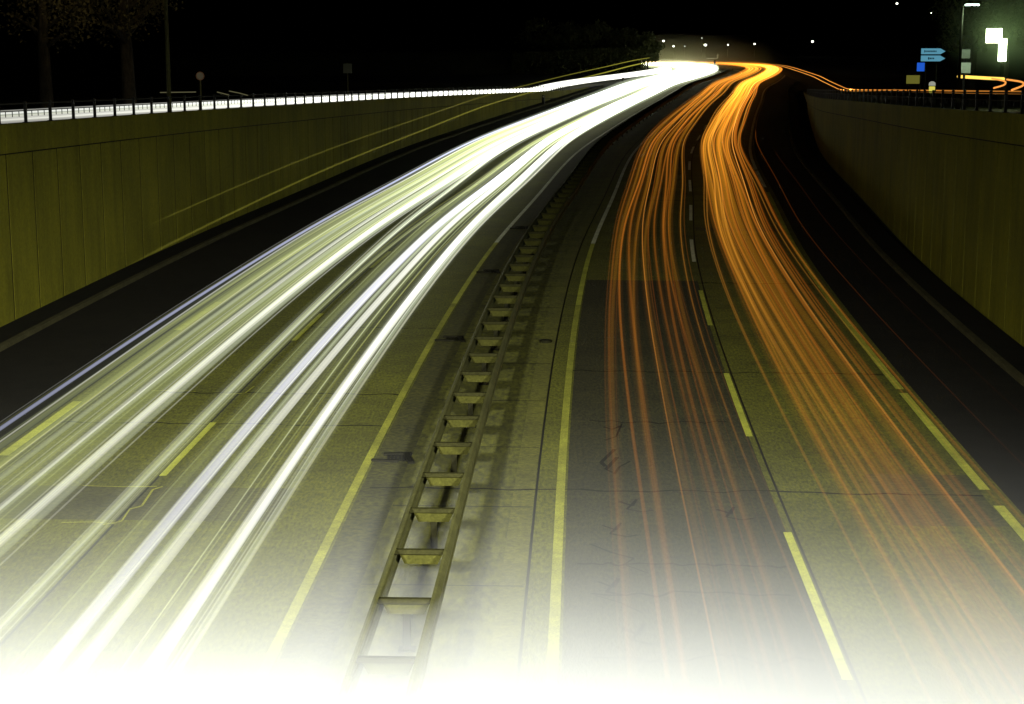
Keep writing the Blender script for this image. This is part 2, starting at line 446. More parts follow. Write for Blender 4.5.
# ------------------------------------------------------------------ double-sided crash barrier in the median
BC = -1.87
def barrier():
    root = thing('crash_barrier', 'double steel crash barrier like a ladder along the median strip', 'crash barrier', P(15, BC, 0))
    inv = root.location.copy()
    prof = [(-.155, .0), (-.15, .03), (-.09, .08), (-.05, .08), (-.025, .015), (.025, .015), (.05, .08), (.09, .08), (.15, .03), (.155, 0)]
    ss = rng(6, 300, 1.0)
    for sg in (-1, 1):
        m = MB()
        pr = [(BC + sg * (.345 + d), .60 + z) for z, d in prof] + [(BC + sg * (.345 + d - .012), .60 + z) for z, d in reversed(prof)]
        m.extrude(pr, ss, closed=True)
        m.build('guard_rail', M['galv'], root).location = -inv
    # spacers each 2 m: flat angle on top, tapered plate below
    s = 14.36; k = 0
    while k < 100:
        p, tg, n = frame(s)
        m = MB()
        m.hexa([P(s - .05, BC - .36, .665), P(s - .05, BC + .36, .665), P(s + .028, BC + .36, .665), P(s + .028, BC - .36, .665),
                P(s - .05, BC - .36, .728), P(s - .05, BC + .36, .728), P(s + .028, BC + .36, .728), P(s + .028, BC - .36, .728)])
        tb = m
        m = MB()
        m.hexa([P(s + .03, BC - .23, .50), P(s + .03, BC + .23, .50), P(s + .042, BC + .23, .50), P(s + .042, BC - .23, .50),
                    P(s + .03, BC - .335, .712), P(s + .03, BC + .335, .712), P(s + .042, BC + .335, .712), P(s + .042, BC - .335, .712)])
        sp = m.build('spacer', M['plate'], root); sp.location = -inv
        tb.build('top_bar', M['bar'], sp)
        if k % 2 == 1:
            q = MB(); q.box(P(s + .09, BC, .30), (.10, .055, .74), heading(s))
            q.box(P(s + .09, BC, .012), (.22, .2, .012), heading(s))
            q.build('post', M['steel_dark'], root).location = -inv
        s += 2.05; k += 1
barrier()

# drain covers beside the left edge line
for k, lab in enumerate(('nearest dark drain inlet in the median gutter, beside the barrier and left edge line', 'second nearest dark drain inlet in the median gutter along the barrier',
                         'third dark drain inlet along the median gutter, where the barrier curves right', 'farthest dark drain inlet in the median gutter, small beside the left edge line',)):
    s = 30.6 + 12.1 * k
    root = thing('drain_inlet', lab, 'drain', P(s, -3.05, 0), heading(s), 'drain inlets along the median gutter')
    m = MB(); m.box((-.02, 0, .02), (.52, .10, .05), .12); m.box((.22, -.34, .02), (.10, .62, .05), .25); m.box((-.2, -.5, .02), (.5, .08, .05), -.1)
    m.build('frame', M['tar'], root, bevel=.008)
    m = MB()
    for j in range(6): m.box((-.16 + .07 * j, -.26, .012), (.045, .42, .026), .1)
    m.build('grate', M['tar'], root)
root = thing('manhole_cover', 'small dark round cover between the barrier and the solid white line', 'cover', P(42.2, -.68, .006))
m = MB(); m.tube([(0, 0, 0), (0, 0, .05)], .16, 20); m.build('rim', M['steel_dark'], root)
m = MB(); m.tube([(0, 0, .045), (0, 0, .062)], .12, 20); m.box((0, 0, .064), (.16, .03, .012)); m.build('lid', M['tar'], root)

# ------------------------------------------------------------------ light streaks
def sm(a, b, x):
    t = max(0, min(1, (x - a) / (b - a))); return t * t * (3 - 2 * t)
def trail(label, mat, off, h, r, s0=6, s1=368, group=None, wander=.10, squash=1.0, name='light_streak', cat='light streak', zf=None, seed=None, grow=130, fine=None):
    q = random.Random(seed if seed is not None else hash(label) % 9999)
    ph = [q.uniform(0, 6.28) for _ in range(3)]; ln = [q.uniform(90, 150), q.uniform(45, 70)]
    pts = []
    for s in rng(s0, s1, 2.5):
        o = off(s) if callable(off) else off
        o += wander * (math.sin(s / ln[0] * 6.28 + ph[0]) * .7 + math.sin(s / ln[1] * 6.28 + ph[1]) * .3)
        pts.append(P(s, o, h + (zf(s) if zf else 0)))
    rad = [r * (1 + (max(0, s - 30) / grow) ** 1.3) for s in rng(s0, s1, 2.5)]; rad[0] = r * .3; rad[-1] = r * .3
    m = MB(); m.tube(pts, rad, 8, True, squash)
    o = m.build(name, mat); local(o, pts[len(pts) // 8])
    if fine:
        m = MB(); m.tube(pts, [x * 2.1 + .03 for x in rad], 10)
        c = m.build('soft_halo', fine[3], o); c.location = -Vector(o.location)
    for k in range(fine[0] if fine else 0):
        dx, dz = q.choice((-1, 1)) * q.uniform(.03, .16), q.uniform(-.12, .12)
        a, b = s0, s1
        pp = []
        for s in rng(a, b, 2.5):
            oo = off(s) if callable(off) else off
            oo += wander * (math.sin(s / ln[0] * 6.28 + ph[0]) * .7 + math.sin(s / ln[1] * 6.28 + ph[1]) * .3) + dx + .04 * math.sin(s / 37 + ph[2] + k)
            pp.append(P(s, oo, h + dz + (zf(s) if zf else 0)))
        m = MB(); r2 = q.uniform(*fine[2])
        m.tube(pp, [r2 * (1 + (max(0, s - 30) / grow) ** 1.2) for s in rng(a, b, 2.5)], 6)
        c = m.build('fine_streak', q.choice(fine[1]), o); c.location = -Vector(o.location)
    return tag(o, label, cat, group)
W = {
 'white': glow('streak_white', (1, 1, .88), 1.0),
 'soft': glow('streak_soft_white', (.92, 1, .70), .55),
 'green': glow('streak_pale_green', (.72, .80, .28), .40),
 'faint': glow('streak_faint_green', (.60, .68, .20), .20),
 'lav': glow('streak_lavender', (.86, .86, 1.0), .9),
 'blue': glow('streak_blue_white', (.66, .70, 1.0), 1.7),
 'lorry': glow('streak_lorry_marker', (.75, .70, .08), .35),
 'fw': glow('streak_fine_white', (1, 1, .9), 1.9),
 'fg': glow('streak_fine_green', (.8, .9, .4), 1.4),
 'halo': glow('streak_white_halo', (.85, .95, .65), .028),
 'olive': glow('streak_olive', (.75, .72, .08), .8),
}
O = {
 'amber': glow('streak_amber', (1, .38, .04), .42),
 'orange': glow('streak_orange', (1, .29, .025), .36),
 'deep': glow('streak_deep_orange', (1, .23, .016), .26),
 'fo': glow('streak_fine_orange', (1, .25, .02), .5),
 'dim': glow('streak_dim_orange', (1, .29, .025), .20),
 'halo': glow('streak_orange_halo', (1, .36, .03), .011),
 'gold': glow('streak_gold', (.95, .37, .02), .085),
 'bright': glow('streak_bright_orange', (1, .36, .05), 1.3),
}
ORD = ['first', 'second', 'third', 'fourth', 'fifth', 'sixth', 'seventh', 'eighth', 'ninth', 'tenth', 'eleventh', 'twelfth', 'thirteenth',
       'fourteenth', 'fifteenth', 'sixteenth', 'seventeenth', 'eighteenth', 'nineteenth', 'twentieth']
DESC = {'white': 'bright white', 'soft': 'soft white', 'green': 'pale green', 'faint': 'faint greenish', 'lav': 'lavender white', 'blue': 'thin blue white',
        'olive': 'hair-thin olive', 'dim': 'dim orange', 'amber': 'amber', 'orange': 'orange', 'deep': 'deep orange', 'gold': 'broad faint golden', 'bright': 'bright orange'}
def lane_set(items, table, grp, where, light, grow=130, fine=None):
    for k, it in enumerate(items):
        key, off, r, h = it[:4]; kw = it[4] if len(it) > 4 else {}
        lab = f"{DESC[key]} {light} streak, {ORD[k]} from left in the {where}"
        trail(lab, table[key], off, h, r, group=grp, seed=k * 7 + len(where), grow=grow, fine=fine, **kw)
# outer lane of the left carriageway
chg = lambda a, b, s0, s1: (lambda s: a + (b - a) * sm(s0, s1, s))
lane_set([
 ('blue', -10.3, .04, .62, {'wander': .05}), ('olive', -9.95, .018, .6), ('green', -9.78, .06, .66), ('faint', -9.55, .13, .62), ('green', -9.35, .05, .66), ('soft', -9.12, .05, .66),
 ('faint', -8.95, .13, .6), ('green', -8.78, .06, .62), ('white', -8.52, .045, .66), ('soft', -8.38, .05, .62), ('faint', -8.2, .14, .64), ('olive', -8.12, .018, .6),
 ('soft', -7.98, .05, .66), ('white', -7.84, .08, .66), ('soft', -7.70, .06, .64),
], W, 'headlight streaks in the outer left lane', 'outer lane by the left shoulder', 'headlight', 128, (2, [W['fw'], W['fw'], W['fg'], W['olive']], (.008, .018), W['halo']))
lane_set([
 ('olive', chg(-6.86, -7.5, 35, 85), .014, .6), ('soft', chg(-6.70, -7.45, 40, 95), .075, .66), ('green', chg(-6.60, -6.0, 50, 120), .05, .64), ('faint', -6.12, .07, .66),
 ('olive', -5.95, .014, .6), ('lav', -5.66, .11, .66), ('soft', -5.52, .05, .62), ('white', -5.30, .085, .66), ('faint', -5.02, .06, .66),
 ('green', -4.95, .02, .66), ('olive', -4.72, .018, .62), ('white', -4.52, .10, .66), ('lav', -4.44, .06, .64), ('soft', -4.28, .05, .66), ('white', -4.12, .03, .66),
], W, 'headlight streaks in the inner left lane', 'inner lane beside the median', 'headlight', 128, (2, [W['fw'], W['fw'], W['fg'], W['olive']], (.008, .018), W['halo']))
# tall lorries' marker lights in front of the left wall
trail('thin yellow lorry marker light streak crossing the left wall, the upper of two', W['lorry'], -9.15, 3.6, .022, 36, 236, 'lorry marker streaks', .04)
trail('thin yellow lorry marker light streak crossing the left wall, the lower brighter one', W['lorry'], -8.95, 3.05, .03, 34, 238, 'lorry marker streaks', .04)
# tail lights
lane_set([
 ('dim', .86, .03, .8), ('gold', 1.02, .05, .8), ('orange', 1.26, .035, .8), ('dim', 1.44, .04, .78), ('gold', 1.58, .05, .8), ('bright', 1.84, .016, .82), ('gold', 2.02, .05, .8),
 ('dim', 2.32, .032, .8), ('dim', 2.46, .04, .8), ('dim', 2.66, .03, .8), ('gold', 2.82, .05, .78), ('amber', 3.16, .022, .8),
], O, 'tail light streaks in the left lane of the right carriageway', 'lane by the solid line', 'tail light', 170, (1, [O['dim'], O['deep'], O['dim']], (.010, .02), O['halo']))
lane_set([
 ('amber', chg(4.12, 4.4, 60, 100), .022, .8), ('orange', 4.42, .03, .8), ('gold', 4.52, .10, .78), ('amber', 4.66, .034, .8), ('gold', 4.8, .10, .8), ('amber', 4.9, .03, .82), ('orange', 5.04, .034, .8),
 ('gold', 5.16, .10, .8), ('deep', 5.28, .035, .8), ('gold', 5.4, .09, .8), ('orange', 5.52, .03, .8), ('deep', 5.66, .035, .8), ('gold', 5.78, .08, .8), ('orange', 5.9, .038, .8),
 ('bright', 6.04, .022, .8), ('orange', 6.2, .034, .8), ('deep', 6.36, .03, .8), ('amber', 6.56, .02, .8), ('deep', 6.72, .03, .8),
], O, 'tail light streaks in the right lane of the right carriageway', 'lane right of the dashes', 'tail light', 170, (1, [O['orange'], O['amber'], O['dim']], (.012, .022), O['halo']))
trail('thin reddish tail light streak running just right of the right edge line', O['deep'], 7.62, .8, .012, 8, 120, None, .08)
trail('faintest reddish tail light streak alone over the dark right shoulder', O['deep'], 8.5, .8, .006, 8, 100, None, .05)
# street above the left wall: oncoming headlights
for k, (o_, h, r, key) in enumerate(((-17.4, .55, .07, 'white'), (-17.9, .62, .09, 'white'), (-18.4, .70, .08, 'soft'), (-17.6, .78, .05, 'lav'), (-18.9, .74, .07, 'white'))):
    trail(f"{DESC[key]} headlight streak behind the left wall railing, {ORD[k]} from the wall", W[key], (lambda s, o=o_: o + 5.5 * sm(200, 300, s)), h, r, 20, 296, 'headlight streaks above the left wall', .05, zf=zst_l)
# slip road and street above the right wall: tail lights
for k, (do, h, r) in enumerate(((-.45, .8, .032), (.45, .86, .032))):
    trail(f"bright orange tail light streak curving onto the street above the right wall, the {('inner', 'outer')[k]} one", O['bright'],
          (lambda s, d=do: slip_c(s) + d), h, r, 30, 366, 'tail light streaks above the right wall', .04, grow=500, zf=lambda s: zst_r(s) if s < 262 else .03)
def free_streak(label, mat, pts, r, group):
    pp = catmull([p[:2] for p in pts], .3); n = len(pp)
    z0 = [p[2] for p in pts]
    q = [Vector((p.x, p.y, z0[0] + (z0[-1] - z0[0]) * i / (n - 1))) for i, p in enumerate(pp)]
    m = MB(); m.tube(q, r, 8); o = m.build('light_streak', mat); local(o, q[0]); return tag(o, label, 'light streak', group)
hook = emit('streak_turning_light', (1, .62, .10), 1.6)
hook2 = emit('streak_turning_tail_light', (1, .36, .07), 1.1)
free_streak('thick yellow streak of a turning car below the white notice board', hook, [at(958, 76.5, 78), at(980, 77.5, 77), at(1004, 79, 76)], .07, None)
free_streak('orange hook-shaped streak of a turning car under the lit sign', hook2, [at(992, 78.5, 76), at(1004, 80, 73), at(1004, 84, 69), at(994, 88, 66)], .035, 'hooked streaks')
free_streak('orange hook-shaped streak at the right edge of the photo', hook2, [at(1007, 79.5, 76), at(1021, 82, 73), at(1023, 86, 69), at(1012, 90, 64)], .04, 'hooked streaks')
faintm = emit('streak_dim_arc', (.75, .70, .35), .12)
for lab, a in (('dim pale arc of a turning car above the railing by the tall left pole', [(160, 92.5), (178, 91.5), (196, 92)]), ('dim pale arc above the left railing, middle of three', [(217, 92), (223, 93.5), (229, 95)]),
               ('dim pale arc above the left railing, rightmost of three', [(229, 91), (240, 92), (248, 95.5)])):
    free_streak(lab, faintm, [at(x, y, 66) for x, y in a], .018, 'dim arcs above the left railing')

# ------------------------------------------------------------------ street furniture
def lamp(label, base, height, arm, head_col, st, arm_rz, group=None, power=0.0, cone=None, aim=None, mat=None):
    root = thing('street_lamp', label, 'street lamp', base, 0, group)
    m = MB(); m.tube([(0, 0, 0), (0, 0, height * .5), (0, 0, height)], [.085, .065, .05], 10); m.tube([(0, 0, 0), (0, 0, .5)], .11, 10); m.build('pole', mat or M['steel_dark'], root, True)
    dx, dy = math.cos(arm_rz), math.sin(arm_rz)
    m = MB(); m.tube([(0, 0, height - .05), (dx * arm * .5, dy * arm * .5, height + .12), (dx * arm, dy * arm, height + .16)], .032, 8); m.build('arm', mat or M['steel_dark'], root, True)
    c = Vector((dx * (arm + .3), dy * (arm + .3), height + .16))
    m = MB(); m.box(c + Vector((0, 0, .03)), (.72, .30, .12), arm_rz); hd = m.build('lamp_head', mat or M['steel_dark'], root, bevel=.03)
    m = MB(); m.box(c + Vector((0, 0, -.055)), (.56, .22, .05), arm_rz); m.build('lens', emit('lamp_glow', head_col, st), hd)
    return root, c
# the bridge the photograph was taken from, behind and below the camera, and its two lamps
ov = thing('overpass', 'road bridge the photograph is taken from, crossing over both carriageways', 'bridge', (0, -6, 5.2))
m = MB(); m.box((0, -.5, .45), (60, 9.0, .9)); m.build('deck', M['wall'], ov)
for yy in (3.6, -4.6):
    m = MB(); m.box((0, yy, 1.2), (60, .25, .6)); m.build('parapet', M['wall'], ov)
def bridge_lamp(label, x, y, ang, col, power, aim):
    root, c = lamp(label, (x, y, 6.1), 5.6, .8, col, 6.0, ang, 'bridge lamps')
    ld = bpy.data.lights.new('lamp_light', 'SPOT'); ld.energy = power; ld.color = col; ld.shadow_soft_size = .6
    ld.spot_size = R(57); ld.spot_blend = 1.0
    lo = bpy.data.objects.new('lamp_light', ld); COL.objects.link(lo); lo.parent = root
    p = c + Vector((0, 0, -.15)); lo.location = p
    d = Vector(aim) - (p + root.location)
    lo.rotation_euler = d.to_track_quat('-Z', 'Y').to_euler()
LC = (1.0, 1.0, .88)
bridge_lamp('street lamp standing at the left on the bridge behind the camera', -9.0, -3.5, R(90), LC, 108000, (-5.5, 16.5, 0))
bridge_lamp('street lamp standing at the right on the bridge behind the camera', 8.0, -3.5, R(90), LC, 93000, (2, 16.5, 0))

# lamps, poles and signs above the left wall
left_lamp, c = lamp('tall thin dim pole of a lamp above the left wall railing', (at(169, 92, 62)[0], 62, zst_l(62)), 9.5, 1.0, (1, .8, .5), 2.0, R(180), mat=M['galv'])
ld = bpy.data.lights.new('lamp_light', 'POINT'); ld.energy = 280; ld.color = (1, .8, .4); ld.shadow_soft_size = .2
lo = bpy.data.objects.new('lamp_light', ld); COL.objects.link(lo); lo.parent = left_lamp; lo.location = c + Vector((0, 0, -.3))
def round_sign(label, base, h, rad, face):
    root = thing('traffic_sign', label, 'traffic sign', base, 0)
    m = MB(); m.tube([(0, 0, 0), (0, 0, h)], .032, 8); m.build('pole', M['galv'], root)
    m = MB(); m.tube([(0, -.045, h - rad), (0, -.03, h - rad)], rad, 28); m.build('sign_plate', face, root)
    m = MB(); m.tube([(0, -.052, h - rad), (0, -.046, h - rad)], rad * .78, 28); m.build('sign_face', plain('sign_grey', (.30, .28, .22)), root)
b = at(201, 98, 68); round_sign('small dim round traffic sign on a pole above the left railing', (b[0], b[1], zst_l(68)), 2.15, .17, plain('sign_red', (.30, .12, .05)))
b = at(348, 90, 108); z = zst_l(108)
root = thing('traffic_sign', 'small dim square sign on a pole above the left wall, near the middle', 'traffic sign', (b[0], b[1], z))
m = MB(); m.tube([(0, 0, 0), (0, 0, 2.9)], .035, 8); m.build('pole', M['galv'], root)
m = MB(); m.box((0, -.05, 2.55), (.55, .03, .6)); m.build('sign_plate', plain('sign_green', (.10, .11, .06)), root, bevel=.008)

# direction sign on the right
d = 76; b = at(931, 88, d); zb = zst_r(76)
root = thing('direction_sign', 'pair of pale blue arrow-shaped direction boards on one post above the right wall', 'sign', (b[0], d, zb))
top = at(931, 47, d)[2] - zb
m = MB(); m.tube([(-.28, .05, 0), (-.28, .05, top)], .035, 8); m.tube([(.2, .05, 0), (.2, .05, top)], .035, 8); m.build('pole', M['steel_dark'], root)
blue = emit('backlit_pale_blue', (.16, .50, .68), .55); inkb = plain('sign_lettering', (.01, .06, .12))
for k, yy in enumerate((51.3, 58.4)):
    zc = at(0, yy, d)[2] - zb; hw, hh = .50, .125
    m = MB(); n0 = [(-hw, zc - hh), (hw - .16, zc - hh), (hw + .06, zc), (hw - .16, zc + hh), (-hw, zc + hh)]
    m.v = [(x, -.03, z_) for x, z_ in n0] + [(x, .03, z_) for x, z_ in n0]
    m.f = [(0, 1, 2, 3, 4), (9, 8, 7, 6, 5)] + [(i, (i + 1) % 5, 5 + (i + 1) % 5, 5 + i) for i in range(5)]
    ab = m.build('arrow_board', blue, root)
    m = MB(); x = -hw + (.12 if k == 0 else .3)
    for j in range(9 if k == 0 else 4):
        wv = rnd.uniform(.035, .06); m.box((x + wv / 2, -.034, zc), (wv, .006, .07 if j else .10)); x += wv + .018
    m.build('lettering', inkb, ab)
b = at(921, 67, d + 1)
root = thing('parking_sign', 'small square deep blue sign left below the direction boards', 'sign', (b[0], d + 1, zst_r(77)))
zc = b[2] - zst_r(77)
m = MB(); m.tube([(0, .04, 0), (0, .04, zc + .2)], .03, 8); m.build('pole', M['steel_dark'], root)
m = MB(); m.box((0, 0, zc), (.36, .04, .38)); bp_ = m.build('sign_plate', emit('backlit_blue', (.02, .13, .75), .75), root, bevel=.006)
b = at(913, 79.5, 70)
root = thing('notice_board', 'low olive yellow board behind the right railing, left of the small bollard', 'board', (b[0], 70, zst_r(70)))
zc = b[2] - zst_r(70)
m = MB(); m.box((-.2, .03, zc / 2), (.04, .04, zc)); m.box((.2, .03, zc / 2), (.04, .04, zc)); m.build('leg', M['steel_dark'], root)
m = MB(); m.box((0, 0, zc), (.54, .03, .34)); m.build('panel', emit('lit_yellow_board', (.40, .38, .06), .3), root, bevel=.006)
b = at(932, 88, 66)
root = thing('bollard', 'small lit traffic bollard with a yellow body and white cap behind the right railing', 'bollard', (b[0], 66, zst_r(66)))
zc = b[2] - zst_r(66)
m = MB(); m.box((0, .02, (zc - .1) / 2), (.10, .10, zc - .1)); m.build('post', M['rail_dark'], root)
m = MB(); m.box((0, 0, zc - .06), (.20, .16, .24)); m.build('body', emit('bollard_yellow', (.9, .8, .12), .75), root, bevel=.012)
m = MB(); m.tube([(0, 0, zc + .09), (0, 0, zc + .2), (0, 0, zc + .25)], [.13, .12, .05], 14); m.build('cap', emit('bollard_white', (.6, .62, .5), .5), root, True)
# white notice cabinet under the lamp
b = at(965, 68, 77)
root = thing('notice_cabinet', 'pale upright notice cabinet under the street lamp, left of the lit sign', 'cabinet', (b[0], 77, zst_r(77)))
zc = b[2] - zst_r(77)
m = MB(); m.box((0, .1, zc), (.50, .14, .50)); m.box((0, .1, zc + .62), (.42, .16, .40)); m.build('case', plain('cabinet_grey', (.28, .29, .22)), root, bevel=.015)
m = MB(); m.box((0, .1, (zc - .25) / 2), (.09, .08, zc - .25)); m.box((0, .1, zc + .34), (.09, .08, .18)); m.build('post', M['rail_dark'], root)
m = MB(); m.box((0, 0, zc), (.50, .03, .46)); m.build('front_panel', plain('cabinet_white', (.75, .76, .62)), root, bevel=.008)
# lit street lamp at upper right
b = at(959, 80, 75)
root, c = lamp('lit street lamp on a tall thin pole at the upper right, above the notice cabinet', (b[0], 75, zst_r(75)), at(0, 5, 75)[2] - zst_r(75) - .1, .12, (.72, 1, .86), 30.0, R(0))
ld = bpy.data.lights.new('lamp_light', 'POINT'); ld.energy = 220; ld.color = (.7, 1, .75); ld.shadow_soft_size = .2
lo = bpy.data.objects.new('lamp_light', ld); COL.objects.link(lo); lo.parent = root; lo.location = c + Vector((0, -.1, -.3))
# lit advertising boxes
d = 82; b = at(997, 70, d)
root = thing('illuminated_sign', 'glaring greenish white stepped illuminated sign among trees at the right', 'sign', (b[0], d, zst_r(82)))
def rel(x, y): q = at(x, y, d); return q[0] - b[0], q[2] - zst_r(82)
lit = emit('sign_light', (.86, 1, .62), 9.0)
(x0, z0), (x1, z1) = rel(986, 43), rel(1002, 28.5)
m = MB(); m.box(((x0 + x1) / 2, 0, (z0 + z1) / 2), (x1 - x0, .22, z1 - z0)); m.build('upper_light_box', lit, root, bevel=.03)
(x0, z0), (x1, z1) = rel(998.5, 61.5), rel(1007, 38.5)
m = MB(); m.box(((x0 + x1) / 2, .04, (z0 + z1) / 2), (x1 - x0, .24, z1 - z0)); m.build('lower_light_box', lit, root, bevel=.03)
(x0, z0) = rel(1003, 62)
m = MB(); m.box((x0, .1, z0 / 2 + .6), (.14, .12, z0 + 1.6)); m.build('post', M['steel_dark'], root)

# tiny far lamps beyond the bend
fl = emit('far_lamp_glow', (.95, 1, .82), 6.0); fl2 = emit('far_lamp_dim', (.8, .9, .8), 1.6)
FAR = [(663.5, 41, .16, 'small white far lamp, leftmost above the end of the white streaks'), (673.5, 46.3, .15, 'small far lamp just right of and below the leftmost one'),
       (684.8, 46.2, .10, 'dim far lamp left of the brightest far lamp'), (701.8, 38, .10, 'dim far lamp directly above the brightest far lamp'),
       (705.4, 45, .22, 'brightest far lamp above the end of the white streaks'), (728, 44.8, .12, 'oval far lamp above the dark bollard at the bend'),
       (754.6, 44, .14, 'oval far lamp above the orange streaks at the bend'), (812.5, 41.5, .19, 'lone far lamp above the end of the right wall'),
       (818.6, 62, .09, 'faint bluish far lamp low above the end of the right wall'), (931.7, 13, .13, 'far lamp high above the blue direction boards'),
       (897, 3.6, .17, 'far lamp at the very top of the photo')]
for k, (x, y, r_, lab) in enumerate(FAR):
    dd = 420 + 12 * (k % 4); q = at(x, y, dd)
    root = thing('far_street_lamp', lab, 'street lamp', (q[0], dd, -.09), 0, 'far street lamps')
    hz = q[2] + .09; r_ = r_ * 1.5
    m = MB(); m.tube([(0, .15, 0), (0, .15, hz + .1)], [.07, .045], 6); m.build('pole', M['steel_dark'], root)
    m = MB(); m.tube([(-r_, 0, hz), (-r_ * .6, 0, hz), (r_ * .6, 0, hz), (r_, 0, hz)], [r_ * .4, r_ * .75, r_ * .75, r_ * .4], 8); m.build('lamp_head', fl if r_ > .16 else fl2, root, True)
# things at the bend
b = at(729.5, 67, 300)
root = thing('gate_post', 'dark post with a pale crossbar at the bend between white and orange streaks', 'post', (b[0], 322, 0))
m = MB(); m.box((0, 0, .8), (.35, .3, 1.6)); m.build('post', M['rail_dark'], root)
m = MB(); m.box((-.5, 0, 1.9), (2.0, .1, .16)); m.box((.5, 0, 2.25), (.22, .1, .9)); m.build('crossbar', plain('pale_board', (.6, .55, .4)), root)
for k, (s, o_) in enumerate(((172, -14.3), (236, -13.0))):
    root = thing('marker_post', ('dark marker post at the foot of the left wall, nearer of two', 'dark marker post where the left wall ends, farther of two')[k], 'post', P(s, o_, .1 if k == 0 else 0), heading(s), 'marker posts by the left wall')
    m = MB(); m.box((0, 0, .45), (.28, .2, .9)); m.build('body', M['rail_dark'], root, bevel=.02)
    m = MB(); m.box((0, -.11, .75), (.16, .02, .14)); m.build('reflector', plain('reflector', (.25, .22, .12)), root)

# ------------------------------------------------------------------ trees
def tree_meshes(seed, h, cr, nleaf, leaf):
    q = random.Random(seed)
    t = MB(); t.tube([(0, 0, -.3), (.05, 0, h * .25), (q.uniform(-.15, .15), q.uniform(-.15, .15), h * .5), (q.uniform(-.2, .2), 0, h * .8)], [h * .028, h * .022, h * .015, h * .006], 9)
    ends = []
    for k in range(11):
        a = q.uniform(0, 6.28); z0 = h * q.uniform(.28, .62); L = cr * q.uniform(.5, .95)
        p1 = (math.cos(a) * L * .5, math.sin(a) * L * .5, z0 + L * .35); p2 = (math.cos(a) * L, math.sin(a) * L, z0 + L * q.uniform(.5, 1.0))
        t.tube([(0, 0, z0), p1, p2], [h * .009, h * .006, h * .002], 6); ends += [p1, p2]
    cl = []
    for k in range(34):
        a = q.uniform(0, 6.28); u = q.uniform(-.8, 1); rr = math.sqrt(1 - u * u * .9) * cr * q.uniform(.45, 1.0)
        cl.append((math.cos(a) * rr, math.sin(a) * rr, h * .66 + u * h * .33, q.uniform(.22, .4) * cr))
    for e in ends: cl.append((*e, .3 * cr))
    f = MB()
    for k in range(nleaf):
        c = q.choice(cl); d = Vector((q.gauss(0, 1), q.gauss(0, 1), q.gauss(0, .8))); d = d.normalized() * c[3] * q.random() ** .45
        p = Vector(c[:3]) + d
        u = Vector((q.gauss(0, 1), q.gauss(0, 1), q.gauss(0, 1))).normalized(); v = u.orthogonal().normalized()
        s = leaf * q.uniform(.6, 1.4)
        f.quad(p - u * s, p + v * s * .55, p + u * s, p - v * s * .55)
    return t, f
def tree(label, x, y, z, seed, h, cr, nleaf, leaf, mat, group):
    root = thing('tree', label, 'tree', (x, y, z), rnd.uniform(0, 6), group)
    t, f = tree_meshes(seed, h, cr, nleaf, leaf)
    t.build('trunk', M['bark'], root, True)
    f.build('crown', mat, root)
    return root
T = [('barely lit tree at the upper left corner', 45, 64, -1, 10.5, 2.4, M['leaf2']), ('barely lit tree left of the tall thin pole', 128, 70, -1, 11.5, 2.8, M['leaf2'])]
for k, (lab, x, d, sd_, h, cr, mt) in enumerate(T):
    tree(lab, at(x, 60, d)[0], d, zst_l(d), 5 + k, h, cr, 5200, .075, mt, 'dim trees above the left wall')
for k, (lab, x, d, h, cr) in enumerate((('green-lit tree just behind the illuminated sign', 1004, 87, 9.0, 2.6), ('dark tree between the lit lamp and the illuminated sign', 973, 94, 8.5, 2.1), ('tree at the right edge of the photo beside the illuminated sign', 1040, 84, 9.5, 2.6))):
    tree(lab, at(x, 60, d)[0], d, zst_r(d), 21 + k, h, cr, 3600, .09, M['leaf'], 'trees around the illuminated sign')
# dark tree belt inside the far bend, left of the glow
BELT = [('black tree at the edge of the glow, rightmost of the belt hiding the far bend', 22.6, 287, 6.4, 2.4), ('dark tree second from the glow in the belt hiding the far bend', 19.0, 291, 7.5, 3.0),
        ('dark tree third from the glow in the belt hiding the far bend', 14.5, 292, 8.0, 3.2), ('dark tree fourth from the glow in the belt hiding the far bend', 9.5, 294, 8.0, 3.4), ('dark tree at the left end of the belt hiding the far bend', 4.0, 295, 8.5, 3.6)]
for k, (lab, x, y, h, cr) in enumerate(BELT):
    tree(lab, x, y, 0, 40 + k, h, cr, 2600, .28, M['leaf'], 'dark trees hiding the far bend')
bk = MB(); xs = [-60, -40, -20, 0, 8, 14, 18, 20.5, 21.8, 22.5]; hb_ = [3.6, 3.8, 3.9, 4.1, 4.1, 4.0, 3.8, 3.2, 1.8, 0]
for x, h in zip(xs, hb_):
    for dy, k in ((-4.5, 0), (-3, .45), (-1.4, .9), (0, 1), (1.4, .9), (3, .45), (4.5, 0)):
        bk.v.append((x, 290 + dy - .05 * max(0, 10 - x), -.1 + h * k))
for i in range(len(xs) - 1):
    for k in range(6):
        bk.f.append((7 * i + k, 7 * i + k + 1, 7 * i + 8 + k, 7 * i + 7 + k))
struct(bk.build('grass_bank', M['earth'], None, True))
hm = MB(); q = random.Random(3)
for k in range(9000):
    x = q.uniform(0, 22.3); p = Vector((x, 286 + q.gauss(0, .8), q.uniform(0, 4.4 - .05 * abs(x - 18))))
    u = Vector((q.gauss(0, 1), q.gauss(0, 1), q.gauss(0, 1))).normalized(); v = u.orthogonal().normalized(); s = .2 * q.uniform(.6, 1.4)
    hm.quad(p - u * s, p + v * s * .6, p + u * s, p - v * s * .6)
hroot = thing('hedge', 'long black hedge below the dark trees inside the far bend', 'hedge', (11, 286, 0))
ho = hm.build('leaves', M['leaf'], hroot); ho.location = -Vector(hroot.location)
sm_ = MB()
